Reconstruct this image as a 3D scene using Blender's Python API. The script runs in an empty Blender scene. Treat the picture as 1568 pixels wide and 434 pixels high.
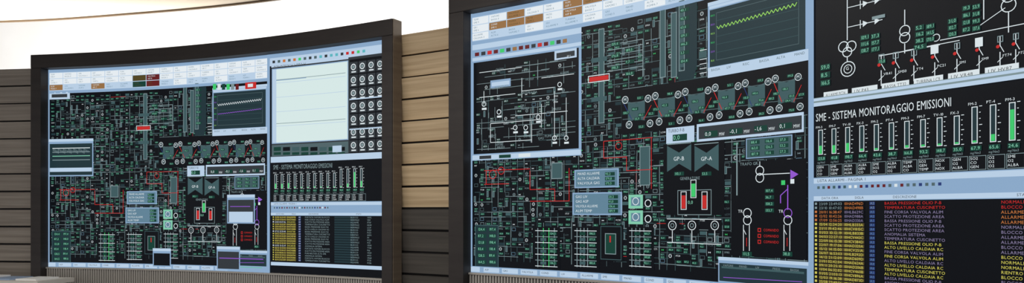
import bpy, math, random
import numpy as np

scene = bpy.context.scene
scene.view_settings.view_transform = 'Standard'
COL = scene.collection

# ------------------------------------------------------------------ plan curve of the concave display wall
F = 1100.0; CX = 784.0; HY = 325.0; CZ = 1.6
xs = np.arange(-600, 2101, 1.0)
g = np.interp(xs, [-600, 0, 140, 300, 500, 700, 860, 1100, 1250, 1568, 2100],
              [.00005, .00012, .0002, .00036, .00052, .0006, .00062, .00083, .0008, .0007, .0005])
cum = np.cumsum(g); i0 = int(np.where(xs == 584)[0][0])
DD = 5.0 * np.exp(-(cum - cum[i0]))
PX = (xs - CX) / F * DD; PY = DD.copy()
SS = np.concatenate([[0], np.cumsum(np.hypot(np.diff(PX), np.diff(PY)))])
TX = np.gradient(PX, SS); TY = np.gradient(PY, SS)
def sx(x): return float(np.interp(x, xs, SS))
def dx(x): return float(np.interp(x, xs, DD))
def zx(x, y): return (HY - y) * dx(x) / F
def surf(s, z, o):
    s = np.asarray(s, float); z = np.asarray(z, float); o = np.asarray(o, float)
    px = np.interp(s, SS, PX); py = np.interp(s, SS, PY)
    tx = np.interp(s, SS, TX); ty = np.interp(s, SS, TY)
    n = np.hypot(tx, ty); tx = tx / n; ty = ty / n
    return np.stack([px + ty * o, py - tx * o, CZ + z], axis=-1)

# ------------------------------------------------------------------ materials
def lin(c):
    return tuple(((v / 255.) / 12.92 if v / 255. <= .04045 else ((v / 255. + .055) / 1.055) ** 2.4) for v in c) + (1.,)
def emis(name, c, st=1.0):
    m = bpy.data.materials.new(name); m.use_nodes = True
    nt = m.node_tree; b = nt.nodes['Principled BSDF']
    b.inputs['Base Color'].default_value = (0.004, 0.005, 0.006, 1)
    b.inputs['Roughness'].default_value = .4
    b.inputs['Specular IOR Level'].default_value = .1
    b.inputs['Emission Color'].default_value = lin(c)
    b.inputs['Emission Strength'].default_value = st
    return m
def princ(name, c, rough=.5, spec=.4, noise=None, bump=0):
    m = bpy.data.materials.new(name); m.use_nodes = True
    nt = m.node_tree; b = nt.nodes['Principled BSDF']
    b.inputs['Base Color'].default_value = lin(c)
    b.inputs['Roughness'].default_value = rough
    b.inputs['Specular IOR Level'].default_value = spec
    if noise:
        c2, scale, coord = noise
        tc = nt.nodes.new('ShaderNodeTexCoord'); mp = nt.nodes.new('ShaderNodeMapping')
        mp.inputs['Scale'].default_value = scale
        nz = nt.nodes.new('ShaderNodeTexNoise'); nz.inputs['Scale'].default_value = 1.0
        nz.inputs['Detail'].default_value = 6
        rp = nt.nodes.new('ShaderNodeValToRGB')
        rp.color_ramp.elements[0].position = .3; rp.color_ramp.elements[0].color = lin(c)
        rp.color_ramp.elements[1].position = .72; rp.color_ramp.elements[1].color = lin(c2)
        nt.links.new(tc.outputs[coord], mp.inputs['Vector'])
        nt.links.new(mp.outputs['Vector'], nz.inputs['Vector'])
        nt.links.new(nz.outputs['Fac'], rp.inputs['Fac'])
        nt.links.new(rp.outputs['Color'], b.inputs['Base Color'])
        if bump:
            bp = nt.nodes.new('ShaderNodeBump'); bp.inputs['Strength'].default_value = bump
            nt.links.new(nz.outputs['Fac'], bp.inputs['Height']); nt.links.new(bp.outputs['Normal'], b.inputs['Normal'])
    return m

PAL = dict(bk=(8, 10, 16), lb=(138, 168, 200), lb2=(184, 206, 228), wh=(216, 226, 230), gy=(126, 146, 150),
           gy2=(80, 100, 104), te=(62, 90, 94), dt=(32, 52, 58), dg=(18, 62, 52), mi=(128, 200, 170),
           gn=(62, 200, 108), rd=(196, 42, 40), dr=(100, 28, 32), ye=(204, 196, 88), br=(150, 110, 68),
           db=(82, 70, 36), pu=(145, 86, 205), cy=(90, 180, 190), orr=(196, 118, 62), bl=(40, 58, 116),
           pm=(214, 232, 230), st=(96, 130, 150), ng=(50, 55, 60), lim=(150, 212, 96), pg=(132, 122, 156),
           hw=(228, 235, 240), dl=(52, 76, 78))
KEYS = list(PAL)
MATS = [emis('screen_' + k, PAL[k]) for k in KEYS]
KI = {k: i for i, k in enumerate(KEYS)}

# ------------------------------------------------------------------ glyphs (built-in font turned into mesh)
GL = {}
def glyph(c):
    if c in GL: return GL[c]
    cu = bpy.data.curves.new('tmpfont', 'FONT'); cu.body = c; cu.size = 1.0; cu.resolution_u = 2
    ob = bpy.data.objects.new('tmpfont', cu); COL.objects.link(ob)
    bpy.context.view_layer.update()
    me = bpy.data.meshes.new_from_object(ob.evaluated_get(bpy.context.evaluated_depsgraph_get()))
    v = [(p.co.x, p.co.y) for p in me.vertices]; f = [tuple(p.vertices) for p in me.polygons]
    adv = (max(p[0] for p in v) + .07) if v else .3
    bpy.data.objects.remove(ob); bpy.data.meshes.remove(me); bpy.data.curves.remove(cu)
    GL[c] = (v, f, adv); return GL[c]

# ------------------------------------------------------------------ display drawing board (local metres: a right, b down)
class Board:
    def __init__(s, s0, ztop):
        s.s0 = s0; s.zt = ztop; s.v = []; s.f = []; s.m = []; s.ka = 1.0
    def poly(s, pts, c, l):
        n = len(s.v); s.v += [(p[0] * s.ka, p[1], l) for p in pts]
        s.f.append(tuple(range(n, n + len(pts)))); s.m.append(KI[c])
    def rect(s, a0, b0, a1, b1, c, l=1):
        n = max(1, int(math.ceil((a1 - a0) / .06)))
        for i in range(n):
            p = a0 + (a1 - a0) * i / n; q = a0 + (a1 - a0) * (i + 1) / n
            s.poly([(p, b1), (q, b1), (q, b0), (p, b0)], c, l)
    def frame(s, a0, b0, a1, b1, w, c, l=1):
        s.rect(a0, b0, a1, b0 + w, c, l); s.rect(a0, b1 - w, a1, b1, c, l)
        s.rect(a0, b0 + w, a0 + w, b1 - w, c, l); s.rect(a1 - w, b0 + w, a1, b1 - w, c, l)
    def line(s, a0, b0, a1, b1, w, c, l=1):
        if abs(b1 - b0) < 1e-6: s.rect(min(a0, a1), b0 - w / 2, max(a0, a1), b0 + w / 2, c, l); return
        if abs(a1 - a0) < 1e-6: s.rect(a0 - w / 2, min(b0, b1), a0 + w / 2, max(b0, b1), c, l); return
        L = math.hypot(a1 - a0, b1 - b0); u = -(b1 - b0) / L * w / 2; v = (a1 - a0) / L * w / 2
        s.poly([(a0 + u, b0 + v), (a1 + u, b1 + v), (a1 - u, b1 - v), (a0 - u, b0 - v)], c, l)
    def ring(s, a, b, r, w, c, l=1, n=16):
        for i in range(n):
            t = 2 * math.pi * i / n; q = 2 * math.pi * (i + 1) / n
            s.poly([(a + r * math.cos(t), b - r * math.sin(t)), (a + r * math.cos(q), b - r * math.sin(q)),
                    (a + (r - w) * math.cos(q), b - (r - w) * math.sin(q)), (a + (r - w) * math.cos(t), b - (r - w) * math.sin(t))], c, l)
    def disc(s, a, b, r, c, l=1, n=14):
        s.poly([(a + r * math.cos(2 * math.pi * i / n), b - r * math.sin(2 * math.pi * i / n)) for i in range(n)], c, l)
    def text(s, a, b, h, t, c, l=2, wf=1.0, mx=None):
        z = h / .7
        if mx:
            w = sum(glyph(k)[2] if k != ' ' else .3 for k in t) * z
            if w * wf > mx: wf = mx / w
        for k in t:
            if k == ' ': a += .3 * z * wf; continue
            v, f, adv = glyph(k); n = len(s.v)
            s.v += [((a + p[0] * z * wf) * s.ka, b + h - p[1] * z, l) for p in v]
            for q in f: s.f.append(tuple(n + i for i in q)); s.m.append(KI[c])
            a += adv * z * wf
    def valve(s, a, b, r, c, l=2):
        s.poly([(a - r, b + r * .7), (a, b), (a - r, b - r * .7)], c, l); s.poly([(a + r, b - r * .7), (a, b), (a + r, b + r * .7)], c, l)
    def build(s, name):
        arr = np.array(s.v); P = surf(s.s0 + arr[:, 0], s.zt - arr[:, 1], .0008 * arr[:, 2])
        me = bpy.data.meshes.new(name); me.from_pydata(P.tolist(), [], s.f)
        for m in MATS: me.materials.append(m)
        me.polygons.foreach_set('material_index', s.m); me.update()
        o = bpy.data.objects.new(name, me); COL.objects.link(o); return o

ZTL = zx(584, 62); ZTR = zx(722, 22); HT = 1.66
SL = sx(75); SR = sx(722)
WM = sx(1243) - SR; WL = sx(412) - SL
WT = sx(597) - SL
WTR = WT * WM / WL

def AR(x): return sx(x) - SR
def BR(x, y): return ZTR - zx(x, y)
def MR(x, p): return p * dx(x) / F
def AL(x): return sx(x) - SL
def BL(x, y): return ZTL - zx(x, y)
class Pen:      # draw on a board using reference positions measured on one display
    def __init__(s, D, A, B): s.D = D; s.A = A; s.B = B
    def R(s, x0, y0, x1, y1, c, l=4): s.D.rect(s.A(x0), s.B(x0, y0), s.A(x1), s.B(x0, y1), c, l)
    def Fr(s, x0, y0, x1, y1, c, l=4, w=1.2): s.D.frame(s.A(x0), s.B(x0, y0), s.A(x1), s.B(x0, y1), MR(x0, w), c, l)
    def H(s, x0, x1, y, c, w=1.2, l=4): b = s.B(x0, y); s.D.line(s.A(x0), b, s.A(x1), b, MR(x0, w), c, l)
    def V(s, x, y0, y1, c, w=1.2, l=4): s.D.line(s.A(x), s.B(x, y0), s.A(x), s.B(x, y1), MR(x, w * 1.2), c, l)
    def L(s, x0, y0, x1, y1, c, w=1.2, l=4): s.D.line(s.A(x0), s.B(x0, y0), s.A(x1), s.B(x1, y1), MR(x0, w), c, l)
    def C(s, x, y, r, c, w=1.4, l=4): s.D.ring(s.A(x), s.B(x, y), MR(x, r), MR(x, w), c, l)
    def Dk(s, x, y, r, c, l=4): s.D.disc(s.A(x), s.B(x, y), MR(x, r), c, l)
    def T(s, x, y, h, t, c, l=6, wf=1., mx=None): s.D.text(s.A(x), s.B(x, y), MR(x, h), t, c, l, wf, mx)
    def box(s, x, y, w, h, t, l=4, fc='dg', tc='mi'):
        s.R(x, y, x + w, y + h, fc, l); s.D.text(s.A(x) + .003, s.B(x, y + h * .15), MR(x, h * .65), t, tc, l + 1, 1., s.A(x + w) - s.A(x) - .005)

WORDS = ['POMPA', 'ALIM', 'VALVOLA', 'TURBINA', 'VAPORE', 'LIV', 'PRESS', 'TEMP', 'CALDAIA', 'GAS', 'ALTA', 'BASSA', 'GR1', 'COND', 'RISC', 'ASP', 'MAND', 'FUMI', 'SME', 'ALLARME']
def num(r): return '%d,%d' % (r.randint(0, 199), r.randint(0, 9))
def code(r): return r.choice(['HV', 'PC', 'LC', 'FT', 'TT', 'P', 'VR', 'SM']) + str(r.randint(1, 99))

def filler(D, a0, b0, a1, b1, seed, dens=1.0, ca=.048, cb=.031, reds=.01):
    r = random.Random(seed); na = max(1, int((a1 - a0) / ca)); nb = max(1, int((b1 - b0) / cb))
    for j in range(nb):
        for i in range(na):
            a = a0 + i * ca + r.uniform(0, .006); b = b0 + j * cb + r.uniform(0, .005); q = r.random() / dens
            if q < .24:
                D.rect(a, b, a + .032, b + .015, 'dg', 2); D.text(a + .002, b + .003, .009, num(r), 'mi', 3, 1, .028)
            elif q < .36:
                for k in range(2):
                    D.rect(a, b + k * .014, a + .028, b + k * .014 + .011, 'dt' if r.random() < .4 else 'dg', 2)
                    D.text(a + .002, b + k * .014 + .002, .0075, num(r), 'mi', 3, 1, .024)
            elif q < .47: D.text(a, b + .004, .009, code(r), r.choice(['gy', 'wh', 'gy2']), 3, 1, .04)
            elif q < .53: D.valve(a + .012, b + .012, .0065, r.choice(['wh', 'wh', 'gn', 'gy']), 3)
            elif q < .59: D.ring(a + .014, b + .012, .010, .0024, r.choice(['wh', 'gy']), 3, 12); D.valve(a + .014, b + .012, .005, 'gy', 3)
            elif q < .65: D.frame(a, b, a + .028, b + .02, .0022, r.choice(['gy2', 'gy', 'st']), 3)
            elif q < .72: D.rect(a, b - .012, a + .014, b + .026, 'te', 2); D.frame(a, b - .012, a + .014, b + .026, .002, 'gy', 3)
            elif q < .79: D.rect(a, b, a + .038, b + .018, 'te' if r.random() < .5 else 'dt', 1.8)
            if r.random() < .32:
                n = r.randint(1, 4); c = 'rd' if r.random() < reds else r.choice(['gy2', 'gy', 'dl', 'te', 'gy'])
                D.line(a, b + .026, min(a1, a + n * ca), b + .026, .0026, c, 1)
            if r.random() < .30:
                n = r.randint(1, 5); c = 'rd' if r.random() < reds else r.choice(['gy2', 'gy', 'dl', 'te', 'gy'])
                D.line(a + .040, b, a + .040, min(b1, b + n * cb), .0026, c, 1)

def window(D, a0, b0, a1, b1, l, fill='bk', bar=.022, w=.007):
    D.rect(a0, b0, a1, b1, 'lb', l); D.rect(a0, b0, a1, b0 + bar * .55, 'lb2', l + .5)
    D.rect(a0 + w, b0 + bar, a1 - w, b1 - w, fill, l + 1)

def header(D, W, seed, browns, darks):
    r = random.Random(seed)
    D.rect(0, 0, W, .20, 'lb2', 3); D.rect(0, 0, W, .024, 'lb', 4)
    n = int(W / .13); cw = W / n
    for j in range(3):
        for i in range(n):
            a = .006 + i * cw; b = .028 + j * .05; c = 'hw'
            if (i, j) in browns: c = 'br'
            if (i, j) in darks: c = darks[(i, j)]
            if j == 2 and i % 3 != 0 and c == 'hw': c = 'lb2'
            D.rect(a, b, a + cw - .006, b + .045, c, 5)
            tc = 'st' if c in ('hw', 'lb2') else ('wh' if r.random() < .6 else 'db')
            D.text(a + .014, b + .007, .011, r.choice(WORDS), tc, 6, 1, cw - .03)
            D.text(a + .014, b + .026, .011, r.choice(WORDS) + ' ' + str(r.randint(1, 9)), tc, 6, 1, cw - .03)
    D.rect(0, .178, W, .20, 'lb', 6)

def main_mimic(D, kind):
    P = Pen(D, AR, BR); r = random.Random(5)
    D.rect(0, 0, WM, HT, 'bk', .5)
    br = {(2, 0), (5, 0), (6, 0), (7, 0), (1, 1), (2, 1), (3, 1), (5, 1)} if kind == 'R' else set()
    dk = {} if kind == 'R' else {(0, 2): 'br', (3, 2): 'br', (6, 1): 'db', (6, 2): 'dg', (7, 1): 'dr', (7, 2): 'dr'}
    header(D, WM, 3, br, dk)
    # dense mimic areas
    filler(D, .02, .22, WM - .02, 1.58, 11, 1.0)
    # ---- tall columns and exchangers
    for (x, y0, y1) in ((917, 45, 190), (1011, 12, 120), (1040, -5, 110), (1028, 20, 120)):
        P.R(x, y0, x + 9, y1, 'te', 4); P.Fr(x, y0, x + 9, y1, 'gy', 5)
    P.R(903, 119, 932, 126, 'rd', 5); P.Fr(901, 117, 934, 128, 'wh', 5)
    P.R(906, 150, 930, 157, 'te', 5); P.R(906, 90, 930, 97, 'te', 5)
    for k in range(6):
        P.H(930, 985, 70 + k * 8, 'gy', 1.2, 4); P.box(936 + (k % 2) * 22, 66 + k * 9, 14, 6, num(r), 5)
    P.V(985, 60, 118, 'gy', 1.3)
    # stepped dark-teal duct
    P.R(1035, 5, 1068, 105, 'dt', 3.5)
    A0, A1 = AR(1035), AR(1068)
    D.poly([(A0, BR(1035, 105)), (A0 + .02, BR(1035, 125)), (A1 - .02, BR(1035, 125)), (A1, BR(1035, 105))], 'dt', 3.5)
    for k in range(7): P.box(1042, 14 + k * 13, 14, 6, num(r), 5)
    P.R(1071, 80, 1083, 90, 'te', 5)
    for k in range(6): P.H(1072, 1083, 78 + k * 7, 'wh', 1.0, 5)
    # ---- pump rows
    P.R(952, 138, 1240, 206, 'bk', 3.6)
    for i in range(6):
        x = 962 + i * 46; e = math.exp((x - 958) * .00076)
        def yv(y): return HY - (HY - y) * e
        a0, a1 = AR(x), AR(x + 26); am = (a0 + a1) / 2; t, m, b = BR(x, yv(157)), BR(x, yv(172)), BR(x, yv(188))
        D.poly([(a0, m + .01), (a0, t), (am, t + .012), (a1, t), (a1, m + .01)], 'te', 4); D.poly([(a0, b), (a0, m + .008), (a1, m + .008), (a1, b), (am, b - .012)], 'te', 4)
        P.H(x - 8, x + 38, yv(160), 'gy2', 1.1, 4.5); P.H(x - 8, x + 38, yv(184), 'gy2', 1.1, 4.5)
        P.L(x - 6, yv(160), x + 6, yv(184), 'rd' if i % 2 else 'bl', 1.1, 5); P.L(x + 24, yv(184), x + 36, yv(162), 'rd', .9, 5)
        for (ox, yy) in ((-4, 154), (31, 152), (2, 192), (34, 190)):
            P.Dk(x + ox, yv(yy), 5.0, 'dt', 5); P.C(x + ox, yv(yy), 5.8, 'wh', 1.0, 6)
            P.T(x + ox - 2.4, yv(yy) - 2.4, 4.8, 'M', 'wh', 7)
        for (ox, yy) in ((6, 166), (16, 175), (10, 181), (-8, 172), (31, 173), (14, 149), (16, 193)): P.box(x + ox, yv(yy), 10, 5, num(r), 5.5)
    # ---- value bars
    P.R(1021, 197, 1064, 221, 'lb2', 6); P.T(1024, 199, 5, 'TURBO P-B', 'ng', 7, 1, .1); P.box(1031, 207, 22, 10, '0,0', 7)
    P.R(1068, 191, 1232, 218, 'lb2', 7.6); P.R(1071, 195, 1229, 214, 'ng', 7.8)
    for i, t in enumerate(['0,0', '-0,1', '-1,6', '0,1']):
        x = 1080 + i * 38; yy = HY - (HY - 202) * math.exp((x - 1080) * .00083)
        P.box(x, yy, 20, 9, t, 8.2, 'dg', 'wh'); P.T(x + 22, yy + 1.5, 5.5, 'MW', 'wh', 8.4, 1, .034)
    # ---- GP turbines (bow-tie)
    P.R(1016, 222, 1110, 330, 'bk', 3.6)
    for x, t in ((1022, 'GP-B'), (1064, 'GP-A')):
        a0, a1 = AR(x), AR(x + 37); am = (a0 + a1) / 2; q = BR(x, 224); w = BR(x, 264); m = (q + w) / 2
        D.poly([(a0, w), (a0, q), (am, q + .040), (am, w - .040)], 'te', 4); D.poly([(am, w - .040), (am, q + .040), (a1, q), (a1, w)], 'te', 4)
        P.T(x + 10, 241, 6, t, 'wh', 6); P.box(x + 11, 264, 15, 6, num(r), 5)
        P.H(x, x + 37, 222, 'gy', 1.3, 5)
    P.Fr(1038, 292, 1090, 330, 'gy', 4, 1.)
    for x, y0, c in ((1044, 297, 'rd'), (1059, 279, 'gn'), (1076, 297, 'rd')):
        P.R(x - 1, y0 - 3, x + 8, y0 + 25, 'wh', 5); P.R(x, y0 - 2, x + 7, y0 + 24, 'bk', 5.5); P.R(x + .5, y0 + 3, x + 6.5, y0 + 23, c, 6)
    P.T(1054, 308, 5, '0,0', 'mi'); P.T(1042, 272, 4.5, 'GENERATORE', 'gy', 6, 1, .12)
    # ---- blue tables
    for (x0, y0, x1, y1) in ((880, 261, 948, 289), (877, 296, 953, 330)):
        P.R(x0, y0, x1, y1, 'lb', 4); P.R(x0 + 2, y0 + 2, x1 - 2, y1 - 2, 'st', 4.5)
        y = y0 + 4
        while y < y1 - 6:
            P.T(x0 + 5, y, 4, r.choice(WORDS) + ' ' + r.choice(WORDS), 'wh', 6, 1, .15); P.box(x1 - 21, y - .5, 15, 5.5, num(r), 5); y += 7.2
    # ---- teal condenser box
    P.R(1141, 212, 1218, 246, 'bk', 3.6); P.R(1143, 213, 1214, 244, 'te', 4); P.Fr(1143, 213, 1214, 244, 'lb', 5, 1.5)
    for k in range(3):
        for m in range(3): P.box(1150 + m * 22, 216 + k * 9 - m * 2, 14, 6, num(r), 5.5)
    # ---- red piping
    for (x0, x1, y) in ((925, 1000, 217), (925, 960, 243), (960, 1000, 262), (742, 812, 262), (742, 780, 283), (812, 872, 309), (812, 850, 291)):
        P.H(x0, x1, y, 'rd', 1.0, 5)
    for (x, y0, y1) in ((998, 212, 290), (925, 217, 243), (960, 240, 262), (745, 262, 283), (812, 262, 291), (872, 258, 309), (850, 291, 309)):
        P.V(x, y0, y1, 'rd', .9, 5)
    P.C(948, 224, 6, 'rd', 1.0, 5); P.C(768, 262, 6, 'rd', 1.0, 5); P.C(755, 268, 7, 'rd', 1.0, 5)
    P.R(845, 250, 862, 275, 'te', 5); P.Fr(845, 250, 862, 275, 'gy', 6); P.R(980, 225, 996, 285, 'te', 4.6); P.Fr(980, 225, 996, 285, 'gy', 5)
    # ---- pale motors and ring pumps
    for y in (299, 323):
        P.R(963, y, 985, y + 21, 'mi', 4.6); P.R(967, y + 4, 981, y + 17, 'st', 5); P.C(974, y + 10, 6, 'wh', 1.2, 6)
        P.C(993, y + 13, 6, 'wh', 1.4, 6)
    # ---- transformers and purple line
    P.R(1120, 250, 1236, 392, 'bk', 3.6)
    P.C(1164, 262, 7.5, 'wh', 1.3); P.C(1164, 273, 7.5, 'wh', 1.3); P.H(1164, 1210, 268, 'wh', 1.2); P.V(1164, 248, 256, 'wh', 1.1)
    a, b = AR(1211), BR(1211, 268); D.poly([(a, b + .022), (a + .04, b), (a, b - .022)], 'pu', 5)
    P.R(1197, 277, 1203, 284, 'gn', 5); P.R(1211, 275, 1217, 282, 'wh', 5); P.V(1207, 284, 322, 'pu', 1.5, 5)
    P.L(1207, 290, 1196, 300, 'pu', 1.4, 5); P.V(1196, 300, 312, 'pu', 1.4, 5)
    for x in (1145, 1207):
        P.C(x, 327, 7.5, 'wh' if x < 1200 else 'pu', 1.3); P.C(x, 338, 7.5, 'wh', 1.3)
        P.V(x - 6, 345, 385, 'wh', 1.0); P.V(x + 3, 345, 385, 'wh', 1.0); P.L(x - 6, 352, x - 2, 360, 'wh', 1.); P.V(x - 1, 365, 378, 'rd', .9, 5)
        P.T(x - 14, 322, 4.5, 'TR', 'wh'); P.box(x - 8, 386, 15, 7, num(r), 5)
    for i in range(3): P.Fr(1161, 350 + i * 9, 1166, 356 + i * 9, 'rd', 5); P.T(1170, 351 + i * 9, 4, 'COMANDO', 'rd', 6, 1, .08)
    P.T(1134, 250, 4.5, 'TRAFO GR.1', 'gy', 6, 1, .11)
    P.R(1128, 219, 1130, 300, 'gy', 4)
    for k in range(4):
        P.box(1172, 290 + k * 10, 14, 6, num(r), 5)
    # ---- lower row generator circles and bus
    for x in (1030, 1060, 1095):
        P.R(x - 10, 336, x + 11, 358, 'bk', 3.6); P.C(x, 346, 7.5, 'wh', 1.2); P.C(x, 346, 3.5, 'gy', 1.1); P.V(x, 354, 372, 'wh', 1.)
    P.H(1022, 1105, 372, 'wh', 1.1); P.H(1022, 1105, 336, 'wh', 1.)
    # ---- lower left ladders
    for x, xc in ((824, 22), (968, 16), (884, 14)):
        P.R(x - 8, 348, x + 34, 412, 'bk', 3.6)
        for k in range(4): P.V(x + k * xc / 2.6, 350, 410, 'gn' if k in (1, 2) and x < 860 else 'gy', 1.1)
        for k in range(7): P.H(x - 4, x + 30, 354 + k * 9, 'gy' if k % 2 else 'wh', 1.0)
        for k in range(6):
            P.R(x + 4, 356 + k * 9, x + 13, 361 + k * 9, 'te' if k % 2 else 'dg', 5); P.box(x + 18, 356 + k * 9, 11, 5, num(r), 5)
    P.R(728, 345, 764, 412, 'dt', 3.7)
    for k in range(6):
        P.box(732, 349 + k * 10, 13, 6, num(r), 5); P.box(749, 349 + k * 10, 11, 6, num(r), 5)
    P.Fr(728, 345, 764, 412, 'te', 5)
    P.R(918, 345, 955, 400, 'bk', 3.6); P.Fr(920, 347, 952, 398, 'te', 4, 1.); P.R(927, 358, 944, 390, 'dg', 5); P.Fr(927, 358, 944, 390, 'gy', 5.5); P.V(935, 362, 372, 'rd', 2., 6)
    # ---- trend window (upper right)
    a0, b0, a1, b1 = AR(1085), BR(1085, 5), WM - .012, BR(1085, 120)
    D.rect(a0, b0, a1, b1, 'lb', 8); D.rect(a0, b0, a1, b0 + .018, 'lb2', 8.5); D.rect(a0 + .008, b0 + .02, a1 - .008, b0 + .034, 'lb2', 8.5)
    D.rect(a0, b1 - .05, a1, b1, 'lb2', 8.5)
    for k in range(6): D.text(a0 + .02 + k * .09, b1 - .042, .012, r.choice(WORDS), 'gy2', 9, 1, .07)
    D.rect(a0 + .012, b0 + .04, a1 - .014, b1 - .052, 'dt', 9)
    D.frame(a0 + .05, b0 + .06, a1 - .045, b1 - .08, .0025, 'gy2', 10)
    for k in range(1, 6): bb = b0 + .06 + (b1 - b0 - .14) * k / 6; D.line(a0 + .05, bb, a1 - .045, bb, .0015, 'te', 10)
    c1 = 'lim' if kind == 'R' else 'wh'; n = 40
    for li, (frac, amp, c) in enumerate(((.32, .008, c1), (.62, .0025 if kind == 'L' else 0, 'pu'))):
        if amp == 0: continue
        base = b0 + .06 + (b1 - b0 - .14) * frac
        pts = [(a0 + .055 + (a1 - a0 - .11) * k / n, base + (amp if k % 2 else -amp) - .02 * k / n) for k in range(n + 1)]
        for p, q in zip(pts, pts[1:]): D.line(p[0], p[1], q[0], q[1], .0038, c, 11)
    for k in range(6): D.text(a0 + .018, b0 + .065 + k * .045, .009, '%d.0' % (60 - k * 10), ['gn', 'pu', 'lim'][k % 3], 11, 1, .026)
    # ---- lower right little window
    a0, b0, a1, b1 = AR(1101), BR(1101, 394), WM - .012, 1.62
    window(D, a0, b0, a1, b1, 8, 'dt', .03); D.line(a0 + .03, b0 + .1, a1 - .03, b0 + .09, .003, 'pu', 10)
    D.rect(a0 + .02, b0 + .045, a1 - .02, b0 + .055, 'te', 10); D.line(a0 + .03, b0 + .13, a1 - .05, b0 + .13, .003, 'gn', 10)
    for k in range(5): D.text(a0 + .03 + k * .09, b0 + .035, .01, r.choice(WORDS), 'gy', 11, 1, .07)
    # ---- task bar
    D.rect(0, 1.62, WM, HT, 'lb', 8); D.rect(0, 1.624, .07, HT - .004, 'lb2', 9)
    for k in range(12): D.rect(.1 + k * .14, 1.626, .22 + k * .14, HT - .005, 'lb2', 9); D.text(.11 + k * .14, 1.633, .012, r.choice(WORDS), 'ng', 10, 1, .1)
    D.rect(0, 0, .012, HT, 'lb', 9)
    if kind == 'R':
        # toolbar + sub window
        P.R(722, 66, 891, 247, 'lb', 6); P.R(722, 70, 891, 78, 'lb2', 6.5); P.R(722, 90, 891, 95, 'lb2', 6.5)
        for k in range(15):
            c = ['dr', 'ng', 'rd', 'dr', 'gn', 'ng', 'br', 'dr'][k % 8]; x = 728 + k * 9.6
            D.rect(AR(x), BR(724, 82), AR(x + 6.5), BR(724, 87.5), c, 7)
        P.R(726, 97, 887, 237, 'bk', 7); P.R(724, 239, 890, 246, 'lb2', 7)
        for k in range(3): D.rect(AR(735 + 30 * k), BR(724, 240), AR(753 + 30 * k), BR(724, 245), ['ng', 'dg', 'wh'][k], 8)
        sub = Sub(D, 6.5)
        filler(sub, AR(730), BR(730, 150), AR(882), BR(730, 232), 71, .6, .052, .034, .0)
        filler(sub, AR(730), BR(730, 104), AR(882), BR(730, 148), 72, .3, .06, .04, .0)
        r2 = random.Random(8)
        P.R(752, 124, 783, 136, 'lb', 9); P.R(754, 127, 781, 133, 'lb2', 9.5); P.R(850, 79, 884, 93, 'lb2', 8.5); P.R(853, 82, 881, 90, 'ng', 9)
        for (x0, x1, y) in ((735, 800, 112), (752, 830, 190), (752, 815, 219), (790, 870, 178), (735, 790, 150), (800, 850, 140), (830, 880, 120)): P.H(x0, x1, y, 'wh', .9, 9)
        for (x, y0, y1) in ((752, 190, 219), (815, 186, 219), (742, 140, 160), (800, 120, 150), (850, 140, 215), (868, 150, 210), (830, 160, 196)): P.V(x, y0, y1, 'wh', .8, 9)
        for (x, y) in ((742, 160), (765, 172), (790, 196), (806, 196), (825, 180), (850, 212), (868, 212), (858, 130)): 
            P.C(x, y, 4, 'wh', 1.1, 9.5); P.R(x - 3, y + 6, x + 4, y + 9, 'wh', 9.5)
        for k in range(26): P.T(r2.uniform(730, 860), r2.uniform(103, 225), 3.8, r2.choice(WORDS), 'gy', 9.5, 1, .06)
    else:
        Q = Pen(D, AL, BL)
        def W(x0, y0, x1, y1, fill='dt', l=12): window(D, AL(x0), BL(x0, y0), AL(x1), BL(x0, y1), l, fill, .04, .01)
        W(76, 214, 145, 271)
        for k in range(4): Q.H(82, 140, 228 + k * 6, ['wh', 'gy', 'mi', 'gy'][k], 1.1, 14)
        for k in range(28): Q.V(83 + k * 2, 228 + (k % 4), 232 + (k % 5), 'gy', .6, 14)
        Q.R(78, 258, 143, 264, 'lb2', 14)
        W(237, 381, 265, 409, 'bk'); W(352, 299, 395, 343, 'ng'); Q.R(355, 325, 392, 341, 'lb2', 14)
        Q.H(357, 388, 317, 'pu', 1, 14)
        Q.H(340, 408, 396, 'pu', 1.2, 14); W(336, 378, 372, 414, 'ng')
        Q.R(380, 127, 397, 137, 'rd', 12); Q.R(384, 129, 392, 134, 'wh', 13)
        for k in range(6): Q.R(330 + k * 7, 129, 335 + k * 7, 138, ['gn', 'wh', 'dg', 'gn', 'gy', 'dr'][k], 12)
        Q.R(76, 142, 108, 153, 'lb2', 6); Q.R(80, 145, 104, 150, 'ng', 7)

class Sub:   # same drawing calls, raised by some layers
    def __init__(s, D, dl): s.D = D; s.dl = dl
    def rect(s, a, b, c, d, col, l=1): s.D.rect(a, b, c, d, col, l + s.dl)
    def frame(s, a, b, c, d, w, col, l=1): s.D.frame(a, b, c, d, w, col, l + s.dl)
    def line(s, a, b, c, d, w, col, l=1): s.D.line(a, b, c, d, w, {'gy2': 'gy', 'dl': 'gy'}.get(col, col), l + s.dl)
    def ring(s, a, b, r, w, c, l=1, n=16): s.D.ring(a, b, r, w, c, l + s.dl, n)
    def valve(s, a, b, r, c, l=2): s.D.valve(a, b, r, c, l + s.dl)
    def text(s, a, b, h, t, c, l=2, wf=1., mx=None): s.D.text(a, b, h, t, 'wh', l + s.dl, wf, mx)

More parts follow.
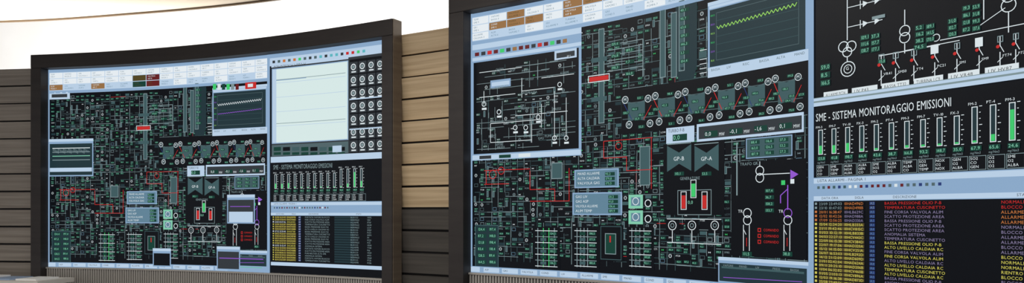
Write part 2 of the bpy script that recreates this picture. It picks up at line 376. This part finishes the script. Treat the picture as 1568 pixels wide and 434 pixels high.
def side_screens(D, kind, W):
    P = Pen(D, AR, BR); r = random.Random(21)
    a0 = WM; aE = W
    D.rect(a0, 0, aE, HT, 'bk', .5)
    D.rect(a0 - .012, 0, a0 + .014, HT, 'lb', 9)
    D.rect(a0, 0, aE, .03, 'lb', 8); D.rect(a0, .03, aE, .09, 'lb2', 8); 
    for k in range(18):
        c = ['rd', 'ng', 'gn', 'gy2', 'cy', 'orr'][r.randint(0, 5)]
        D.rect(a0 + .04 + k * .05, .05, a0 + .065 + k * .05, .07, c, 9)
    D.rect(aE - .05, 0, aE - .01, .07, 'rd', 9)
    bS = BR(1247, 160)
    if kind == 'R':
        filler(D, a0 + .03, .1, aE - .05, .34, 31, .8, .07, .045, 0)
        P.V(1298, -60, 62, 'wh', 1.2)
        for y in (12, 42):
            P.H(1299, 1352, y, 'wh', 1.1)
            a = AR(1322); b = BR(1299, y); D.poly([(a, b + .013), (a + .022, b), (a, b - .013)], 'wh', 5); D.poly([(a + .05, b + .013), (a + .072, b), (a + .05, b - .013)], 'wh', 5)
            P.V(1318, y - 11, y + 2, 'wh', 1.); P.R(1336, y - 16, 1356, y - 11, 'gy', 5)
        P.C(1292, 72, 8.5, 'wh', 1.4); P.C(1304, 71, 8.5, 'wh', 1.4); P.C(1298, 80, 8, 'wh', 1.4); P.V(1298, 88, 95, 'wh')
        P.C(1299, 106, 12, 'wh', 1.4); P.C(1299, 106, 7, 'wh', 1.2); P.T(1296, 103, 5, 'G', 'wh')
        for k in range(3): P.box(1318, 55 + k * 10, 14, 8, num(r), 5); P.box(1334, 53 + k * 10, 14, 8, num(r), 5); P.box(1257, 100 + k * 12, 15, 9, num(r), 5)
        P.C(1386, 47, 8.5, 'wh', 1.4); P.C(1386, 58, 8.5, 'wh', 1.4); P.V(1386, 15, 38, 'wh', 1.2); P.V(1386, 67, 82, 'wh', 1.2)
        for k in range(3):
            P.box(1402, 40 + k * 10, 14, 8, num(r), 5); P.box(1418, 38 + k * 10, 14, 8, num(r), 5); P.box(1452, 30 + k * 10, 14, 8, num(r), 5)
        for k in range(4): P.box(1474, 10 + k * 11, 13, 8, num(r), 5); P.box(1489, 8 + k * 11, 13, 8, num(r), 5)
        P.box(1400, 70, 20, 8, num(r), 5); P.box(1345, 92, 12, 7, num(r), 5)
        P.H(1347, 1440, 86, 'wh', 1.3); P.H(1386, 1470, 78, 'wh', 1.1); P.H(1440, 1580, 62, 'wh', 1.2)
        P.C(1545, 8, 11, 'wh', 1.4); P.C(1545, -6, 10, 'wh', 1.4); P.V(1545, 19, 50, 'wh', 1.2); P.V(1507, -40, 30, 'wh', 1.2)
        P.C(1434, 58, 6, 'wh', 1.2); P.L(1500, 40, 1540, 12, 'wh', 1.1)
        for k, x in enumerate((1350, 1372, 1400, 1432, 1466, 1500, 1532, 1556)):
            yb = HY - (HY - 132) * math.exp((x - 1350) * .00075); yt = yb - 48
            P.V(x, yt, yt + 14, 'wh', 1.1); P.L(x, yt + 14, x + 6, yt + 24, 'wh', 1.1); P.V(x, yt + 24, yb, 'wh', 1.1)
            P.Dk(x - 3, yt + 16, 2.6, 'rd', 6); P.T(x + 4, yt + 28, 4.0, code(r), 'wh', 6, 1, .035); P.L(x - 4, yb - 8, x + 4, yb - 16, 'wh', 1.0)
            if k in (3, 5): P.R(x - 6, yt - 2, x + 6, yt + 12, 'wh', 6)
            else: P.Fr(x - 4, yt, x + 5, yt + 10, 'gy', 5)
        b = BR(1262, 142)
        st = (aE - AR(1262)) / 8.4
        for k in range(9):
            aa = AR(1262) + k * st
            if aa + st > aE: break
            D.rect(aa, b, aa + st * .86, b + .028, 'wh', 5); D.text(aa + .01, b + .008, .013, r.choice(WORDS) + ' ' + code(r), 'ng', 6, 1, st * .7)
        D.rect(a0, BR(1247, 151), aE, bS + .004, 'gy', 6); D.rect(a0, BR(1247, 152), aE, BR(1247, 156), 'lb2', 7)
    else:
        Q = Pen(D, AL, BL); D.ka = 1.0
        Q.R(416, 98, 597, 240, 'ng', 4); Q.R(416, 97, 534, 104, 'lb2', 5)
        Q.R(417, 106, 534, 221, 'pm', 6); Q.Fr(417, 106, 534, 221, 'lb', 7, 1.4)
        for k in range(1, 5): Q.H(422, 530, 106 + k * 22, 'lb2', .7, 7)
        Q.R(418, 106, 424, 221, 'lb2', 7); Q.T(420, 100, 4, 'ANDAMENTO CARICO', 'ng', 8)
        Q.H(424, 530, 123, 'gy', .8, 8); Q.H(424, 530, 190, 'gy', .8, 8); Q.H(424, 470, 124, 'lb', 1, 9)
        Q.R(417, 223, 534, 240, 'gy2', 6)
        for k in range(8): Q.R(420 + k * 14, 226, 431 + k * 14, 232, ['dg', 'bk', 'te'][k % 3], 7); Q.R(420 + k * 14, 234, 431 + k * 14, 238, 'dg', 7)
        Q.R(510, 224, 524, 234, 'lb2', 8)
        Q.R(536, 92, 597, 240, 'bk', 6)
        for j in range(7):
            for i in range(4):
                x = 542 + i * 13.5; y = HY - (HY - (104 + j * 20)) * math.exp((x - 542) * .00053)
                Q.R(x - 5.5, y - 8, x + 6.5, y + 10, 'ng', 7); Q.C(x, y - 1, 5., 'wh', 1.5, 8); Q.Dk(x, y - 1, 2.4, 'gy', 8); Q.R(x - 3, y + 6, x + 4, y + 8, 'wh', 8)
        for y in (160, 206): Q.R(536, y - 8, 597, y - 6, 'lb2', 9)
        D.rect(a0 , BL(415, 241), aE, BL(415, 250), 'lb2', 8)
    # SME window
    D.text(a0 + .022, BR(1250, 175), .034, 'SME - SISTEMA MONITORAGGIO EMISSIONI', 'wh' if kind == 'R' else 'gy', 6, 1.0, .56)
    D.rect(a0, bS - .004, aE, bS + .012, 'lb2', 8)
    st = (AR(1540) - AR(1250)) / 12
    for k in range(14):
        c = AR(1250) + k * st + .012
        if c > aE - .04: break
        y0 = BR(1250, 200 if k < 10 else 191); y1 = BR(1250, 238)
        D.text(c - .012, y0 - .016, .010, ['PM-3', 'FM-7', 'TV-10', 'FX-3', 'FM-2', 'PT-4'][k % 6], 'wh', 6, 1, .04)
        D.frame(c, y0, c + .021, y1, .003, 'wh', 5); D.rect(c + .003, y0 + .003, c + .018, y1 - .003, 'dt', 4)
        lv = [.32, .30, .34, .08, .06, .05, .08, .06, .05, .05, .05, .18, .78, .3][k]
        D.rect(c + .004, y1 - .004 - lv * (y1 - y0), c + .017, y1 - .004, 'gn', 6)
        for t in range(7): D.line(c + .026, y0 + t * (y1 - y0) / 6, c + (.036 if t % 3 == 0 else .031), y0 + t * (y1 - y0) / 6, .0026, 'wh', 5)
        D.rect(c - .004, y1 + .008, c + .034, y1 + .027, 'dg', 5); D.text(c - .002, y1 + .011, .012, num(r), 'mi', 6, 1, .033)
        D.text(c - .004, y1 + .030, .009, 'mg/Nm3', 'gy', 6, 1, .036)
        yb = y1 + .045
        D.frame(c - .008, yb, c + st - .012, yb + .052, .002, 'gy', 5)
        for t in range(3): D.text(c - .004, yb + .005 + t * .015, .010, r.choice(['ALBA', 'SME', 'O2', 'CO', 'NOX', 'SO2', 'GEN', 'TEMP']), 'wh', 6, 1, .036)
    # list window frame
    b0 = BR(1247, 273); b1 = BR(1247, 309)
    D.rect(a0, b0, aE, b1, 'lb', 6); D.rect(a0, b0 + .004, aE, b0 + .026, 'lb2', 7); D.text(a0 + .03, b0 + .008, .012, 'LISTA ALLARMI - PAGINA 1', 'ng', 8)
    D.rect(a0, b1 - .022, aE, b1 - .003, 'lb2', 7)
    for k in range(22): D.rect(a0 + .03 + k * .024, b0 + .038, a0 + .042 + k * .024, b0 + .050, ['gy2', 'dr', 'te', 'wh', 'bl', 'gy2', 'gy2'][r.randint(0, 6)], 8)
    for a, t in ((.05, 'DATA ORA'), (.2, 'SIGLA'), (.36, 'DESCRIZIONE'), (.8, 'STATO')): D.text(a0 + a, b1 - .018, .010, t, 'ng', 8)
    b = b1 + .004; k = 0
    DESC = ['FUMI NECTOR ALTA SME', 'PORTATA VAPORE BLOCCO', 'ANOMALIA SISTEMA', 'FINE CORSA VALVOLA ALIM', 'TEMPERATURA CUSCINETTO', 'ALTO LIVELLO CALDAIA RC', 'BASSA PRESSIONE OLIO P-B', 'SCATTO PROTEZIONE AREA']
    bE = 1.61 if kind == 'R' else BL(415, 401)
    while b + .014 < bE:
        if k < 2: cs = ['gy', 'orr', 'gy', 'rd', 'rd']
        elif k < 5: cs = ['orr', 'pg', 'st', 'pg', 'orr']
        else: cs = ['ye', 'ye', 'st', 'ye' if r.random() < .55 else 'pg', 'ye' if r.random() < .6 else ('rd' if r.random() < .3 else 'pg')]
        if kind == 'L': cs = ['ye' if r.random() < .8 else 'wh', 'ye', 'wh', 'gy', 'gy']
        D.rect(a0 + .018, b + .002, a0 + .028, b + .012, cs[0], 6)
        D.rect(a0 + .036, b + .001, a0 + .24, b + .0145, 'db' if cs[0] == 'ye' else 'bk', 5)
        D.text(a0 + .038, b + .002, .0118, '%02d/%02d %02d:%02d:%02d' % (r.randint(1, 28), r.randint(1, 12), r.randint(0, 23), r.randint(0, 59), r.randint(0, 59)), cs[0], 7, 1.1, .105)
        D.text(a0 + .152, b + .002, .0118, '10H' + r.choice(['AD', 'LB', 'CV']) + str(r.randint(100, 999)) + r.choice('ABCD'), cs[1], 7, 1.1, .085)
        D.rect(a0 + .262, b + .001, a0 + .285, b + .0145, 'bl', 5); D.text(a0 + .266, b + .002, .010, 'A%d' % r.randint(1, 9), cs[2], 7, 1, .018)
        D.text(a0 + .325, b + .002, .0112, DESC[r.randint(0, 7)], cs[3], 7, 1.05, .235)
        if kind == 'L' : D.rect(a0 + .6, b + .001, a0 + .78, b + .0145, 'dt', 5)
        D.text(a0 + .750, b + .002, .0112, r.choice(['ALLARME', 'NORMALE', 'RIENTRO', 'BLOCCO']), cs[4], 7, 1, .11)
        D.text(a0 + .9, b + .002, .0112, code(r), cs[4], 7, 1, .1)
        b += .0178; k += 1
    D.rect(a0, bE + .004, aE, bE + (.03 if kind == 'L' else .05), 'lb2', 6)

def ribbon(segs, name, mat_list, uv=True, step=.08):
    """segs: (s0,s1,z0,z1,o0,o1,matindex[,tilt]) curved boxes following the wall plan"""
    v = []; f = []; m = []; uvs = []
    for sg in segs:
        (s0, s1, z0, z1, o0, o1, mi) = sg[:7]; tl = sg[7] if len(sg) > 7 else 0
        n = max(1, int(math.ceil((s1 - s0) / step))); st = len(v)
        for i in range(n + 1):
            s = s0 + (s1 - s0) * i / n
            for (z, o) in ((z0, o0), (z1, o0), (z1, o1 + tl), (z0, o1)):
                v.append(tuple(surf(s, z, o).tolist()))
        def ad(q, u): f.append(q); m.append(mi); uvs.extend(u)
        for i in range(n):
            a = st + i * 4; b = a + 4; sa = s0 + (s1 - s0) * i / n; sb = s0 + (s1 - s0) * (i + 1) / n
            for k, (za, zb) in enumerate(((z0, z1), (z1, z1 + abs(o1 - o0)), (z1, z0), (z0, z0 - abs(o1 - o0)))):
                k2 = (k + 1) % 4
                ad((a + k, b + k, b + k2, a + k2), [(sa, za), (sb, za), (sb, zb), (sa, zb)])
        ad((st + 3, st + 2, st + 1, st), [(s0, z0), (s0, z1), (s0 + .05, z1), (s0 + .05, z0)])
        e = st + n * 4; ad((e, e + 1, e + 2, e + 3), [(s1, z0), (s1, z1), (s1 + .05, z1), (s1 + .05, z0)])
    me = bpy.data.meshes.new(name); me.from_pydata(v, [], f)
    for q in mat_list: me.materials.append(q)
    me.polygons.foreach_set('material_index', m)
    ul = me.uv_layers.new(name='UVMap')
    for i, u in enumerate(uvs): ul.data[i].uv = u
    me.update()
    import bmesh
    bm = bmesh.new(); bm.from_mesh(me); bmesh.ops.recalc_face_normals(bm, faces=bm.faces); bm.to_mesh(me); bm.free()
    o = bpy.data.objects.new(name, me); COL.objects.link(o); return o
def empty(name):
    e = bpy.data.objects.new(name, None); COL.objects.link(e); return e

M_frame = princ('frame_dark_laminate', (46, 42, 42), .55, .3, ((54, 50, 49), (3, 30, 1), 'UV'))
M_side = princ('frame_side_brown', (100, 88, 76), .5, .3, ((118, 106, 92), (3, 30, 1), 'UV'))  # frame side strips, a paler brown than the front
M_panel = princ('screen_glass', (8, 9, 12), .3, .2)
M_fin = princ('grille_fins', (168, 164, 158), .5, .4)
M_dark = princ('grille_back', (44, 42, 42), .8, .2)
M_wood = princ('wood_tan', (172, 148, 116), .45, .4, ((206, 184, 150), (1.2, 45, 1), 'UV'), .05)
M_woodg = princ('wood_grey', (128, 120, 112), .5, .35, ((160, 152, 142), (1.2, 45, 1), 'UV'), .05)
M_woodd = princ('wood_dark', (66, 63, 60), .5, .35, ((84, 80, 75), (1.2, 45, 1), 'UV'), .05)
M_white = princ('white_plaster', (238, 236, 232), .9, .1, ((243, 241, 238), (2, 2, 2), 'Object'))
M_sof = princ('beige_ceiling', (226, 212, 194), .8, .2, ((218, 202, 182), (.5, .5, .5), 'Object'))
M_lip = princ('ceiling_lip', (120, 102, 82), .6, .2)
M_floor = princ('floor_carpet', (110, 106, 102), .95, .1, ((92, 90, 88), (40, 40, 40), 'Object'))

def display(name, s0, zt, W, kind):
    e = empty(name)
    D = Board(s0, zt)
    if kind == 'L': D.ka = WL / WM
    main_mimic(D, kind)
    if kind == 'L': D.ka = WL / WM
    side_screens(D, kind, WTR)
    pix = D.build('screen_graphics')
    pl = .094 if kind == 'L' else .118; pr = .092
    z1 = zt + .112; zb = zt - HT - .15; z0 = zb - .07; fo = .09
    pan = ribbon([(s0, s0 + W, zt - HT, zt, -.008, -.0005, 0)], 'screen_panel', [M_panel])
    fr = ribbon([(s0 - pl, s0 + W + pr, zt, z1, -.008, fo, 0), (s0 - pl, s0, zb, zt, -.008, fo, 0),
                 (s0 + W, s0 + W + pr, zb, zt, -.008, fo, 0), (s0 - pl, s0 + W + pr, z0, zb, -.008, fo, 0)], 'frame', [M_frame])
    bv = fr.modifiers.new('bevel', 'BEVEL'); bv.width = .004; bv.segments = 2; bv.limit_method = 'ANGLE'
    sd = ribbon([(s0 - pl - .004, s0 - pl, z0, z1, -.008, fo - .008, 0), (s0 + W + pr, s0 + W + pr + .004, z0, z1, -.008, fo - .008, 0)], 'frame_side', [M_side])
    segs = [(s0, s0 + W, zb, zt - HT - .002, -.008, .004, 1)]
    q = s0 + .006
    while q + .012 < s0 + W: segs.append((q, q + .012, zb, zt - HT - .012, .004, .03, 0)); q += .022
    segs.append((s0, s0 + W, zt - HT - .012, zt - HT, .004, .034, 0))
    gr = ribbon(segs, 'speaker_grille', [M_fin, M_dark])
    for o in (pan, fr, sd, gr, pix): o.parent = e
display('video_wall_display', SL, ZTL, WT, 'L')
display('video_wall_display.001', SR, ZTR, WTR, 'R')

# ------------------------------------------------------------------ slatted partition
segs = []; zt = 1.215; pitch = .15
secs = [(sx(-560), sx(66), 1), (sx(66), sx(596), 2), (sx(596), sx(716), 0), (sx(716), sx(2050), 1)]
z = zt; k = 0
while z > -1.5:
    zl = max(z - pitch + .016, -1.58)
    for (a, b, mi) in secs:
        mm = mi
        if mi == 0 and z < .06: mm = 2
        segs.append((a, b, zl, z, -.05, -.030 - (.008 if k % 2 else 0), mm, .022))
    z -= pitch; k += 1
segs.append((sx(-560), sx(2050), -1.6, zt - .01, -.1, -.051, 3))
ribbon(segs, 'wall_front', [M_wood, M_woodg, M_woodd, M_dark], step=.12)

# ------------------------------------------------------------------ white wall behind, ceilings, floor
ribbon([(sx(-600), sx(2080), -1.6, 3.6, -3.4, -3.2, 0)], 'wall_back', [M_white], step=.3)
def slab(name, pts, z0, z1, mats, sidemat=0):
    n = len(pts); v = [(p[0], p[1], CZ + z0) for p in pts] + [(p[0], p[1], CZ + z1) for p in pts]
    f = [tuple(range(n - 1, -1, -1)), tuple(range(n, 2 * n))] + [(i, (i + 1) % n, n + (i + 1) % n, n + i) for i in range(n)]
    me = bpy.data.meshes.new(name); me.from_pydata(v, [], f)
    for m in mats: me.materials.append(m)
    for i, p in enumerate(me.polygons): p.material_index = 0 if i < 2 else sidemat
    me.update(); o = bpy.data.objects.new(name, me); COL.objects.link(o); return o
ctrl = [(-11, 7.4), (-8, 7.65), (-5.35, 7.5), (-3.82, 7.2), (-2.36, 6.77), (-.9, 6.1), (.6, 5.1), (1.9, 3.9), (3.0, 2.4), (3.6, .6), (3.8, -1.5)]
cv = []
for i in range(len(ctrl) - 1):
    p0 = ctrl[max(0, i - 1)]; p1 = ctrl[i]; p2 = ctrl[i + 1]; p3 = ctrl[min(len(ctrl) - 1, i + 2)]
    for t in np.linspace(0, 1, 8, endpoint=False):
        cv.append(tuple(.5 * ((2 * p1[j]) + (-p0[j] + p2[j]) * t + (2 * p0[j] - 5 * p1[j] + 4 * p2[j] - p3[j]) * t * t + (-p0[j] + 3 * p1[j] - 3 * p2[j] + p3[j]) * t ** 3) for j in (0, 1)))
cv.append(ctrl[-1])
slab('ceiling', cv + [(-11, -1.5)], 2.0, 2.06, [M_sof, M_lip], 1)
me = bpy.data.meshes.new('trim_1'); v = []; f = []
for i, p in enumerate(cv):
    v += [(p[0], p[1] + .003, CZ + 1.985), (p[0], p[1] + .003, CZ + 2.07), (p[0], p[1] + .03, CZ + 2.07), (p[0], p[1] + .03, CZ + 1.985)]
for i in range(len(cv) - 1):
    for k in range(4): f.append((i * 4 + k, i * 4 + 4 + k, i * 4 + 4 + (k + 1) % 4, i * 4 + (k + 1) % 4))
me.from_pydata(v, [], f); me.materials.append(M_lip); COL.objects.link(bpy.data.objects.new('trim_1', me))
slab('floor', [(-12, -2.5), (8, -2.5), (8, 12), (-12, 12)], -1.7, -1.6, [M_floor])

# ------------------------------------------------------------------ counter at far left with papers
e = empty('console_desk')
s_a, s_b = sx(-420), sx(128)
top = ribbon([(s_a, s_b, -.575, -.54, .1, .46, 0)], 'desk_top', [princ('desk_laminate', (222, 218, 210), .4, .4)])
body = ribbon([(s_a, s_b - .04, -1.6, -.575, .12, .42, 0)], 'desk_body', [princ('desk_body', (160, 154, 146), .6, .3)])
top.parent = e; body.parent = e
rr = random.Random(4)
segs = []
for k in range(12):
    s = s_b - .25 - k * .24 + rr.uniform(-.03, .03)
    segs.append((s, s + .19, -.54, -.530 + rr.uniform(0, .016), .16 + rr.uniform(0, .04), .40, k % 3 == 1))
pp = ribbon(segs, 'paper_stack', [princ('paper', (240, 240, 240), .8, .1), princ('folder_blue', (150, 170, 200), .6, .2)]); pp.parent = e

# ------------------------------------------------------------------ lights
def area(name, loc, rot, sx_, sy_, en, col=(1, 1, 1)):
    l = bpy.data.lights.new(name, 'AREA'); l.shape = 'RECTANGLE'; l.size = sx_; l.size_y = sy_; l.energy = en; l.color = col
    o = bpy.data.objects.new(name, l); o.location = loc; o.rotation_euler = rot; COL.objects.link(o); return o
area('hidden_wall_fill', (-3.2, 7.6, CZ + .7), (math.radians(140), 0, math.radians(15)), 8, .6, 250, (1, .99, .965))  # this and the next: added lights hidden behind the partition, brighten the white wall
area('hidden_wall_fill.001', (.8, 5.9, CZ + .9), (math.radians(140), 0, math.radians(-35)), 4, .5, 190, (1, .98, .95))
area('ceiling_light', (-2.2, 2.6, CZ + 1.95), (math.radians(-8), 0, 0), 4, 2, 165, (1, .96, .90))
w = bpy.data.worlds.new('world'); scene.world = w; w.use_nodes = True
w.node_tree.nodes['Background'].inputs['Color'].default_value = (.97, .97, 1, 1)
w.node_tree.nodes['Background'].inputs['Strength'].default_value = .6

cam = bpy.data.cameras.new('camera'); co = bpy.data.objects.new('camera', cam); COL.objects.link(co)
co.location = (0, 0, CZ); co.rotation_euler = (math.radians(90), 0, 0)
cam.sensor_width = 36; cam.lens = F / 1568 * 36; cam.shift_y = (HY - 217.2) / 1568
cam.clip_start = .05; scene.camera = co
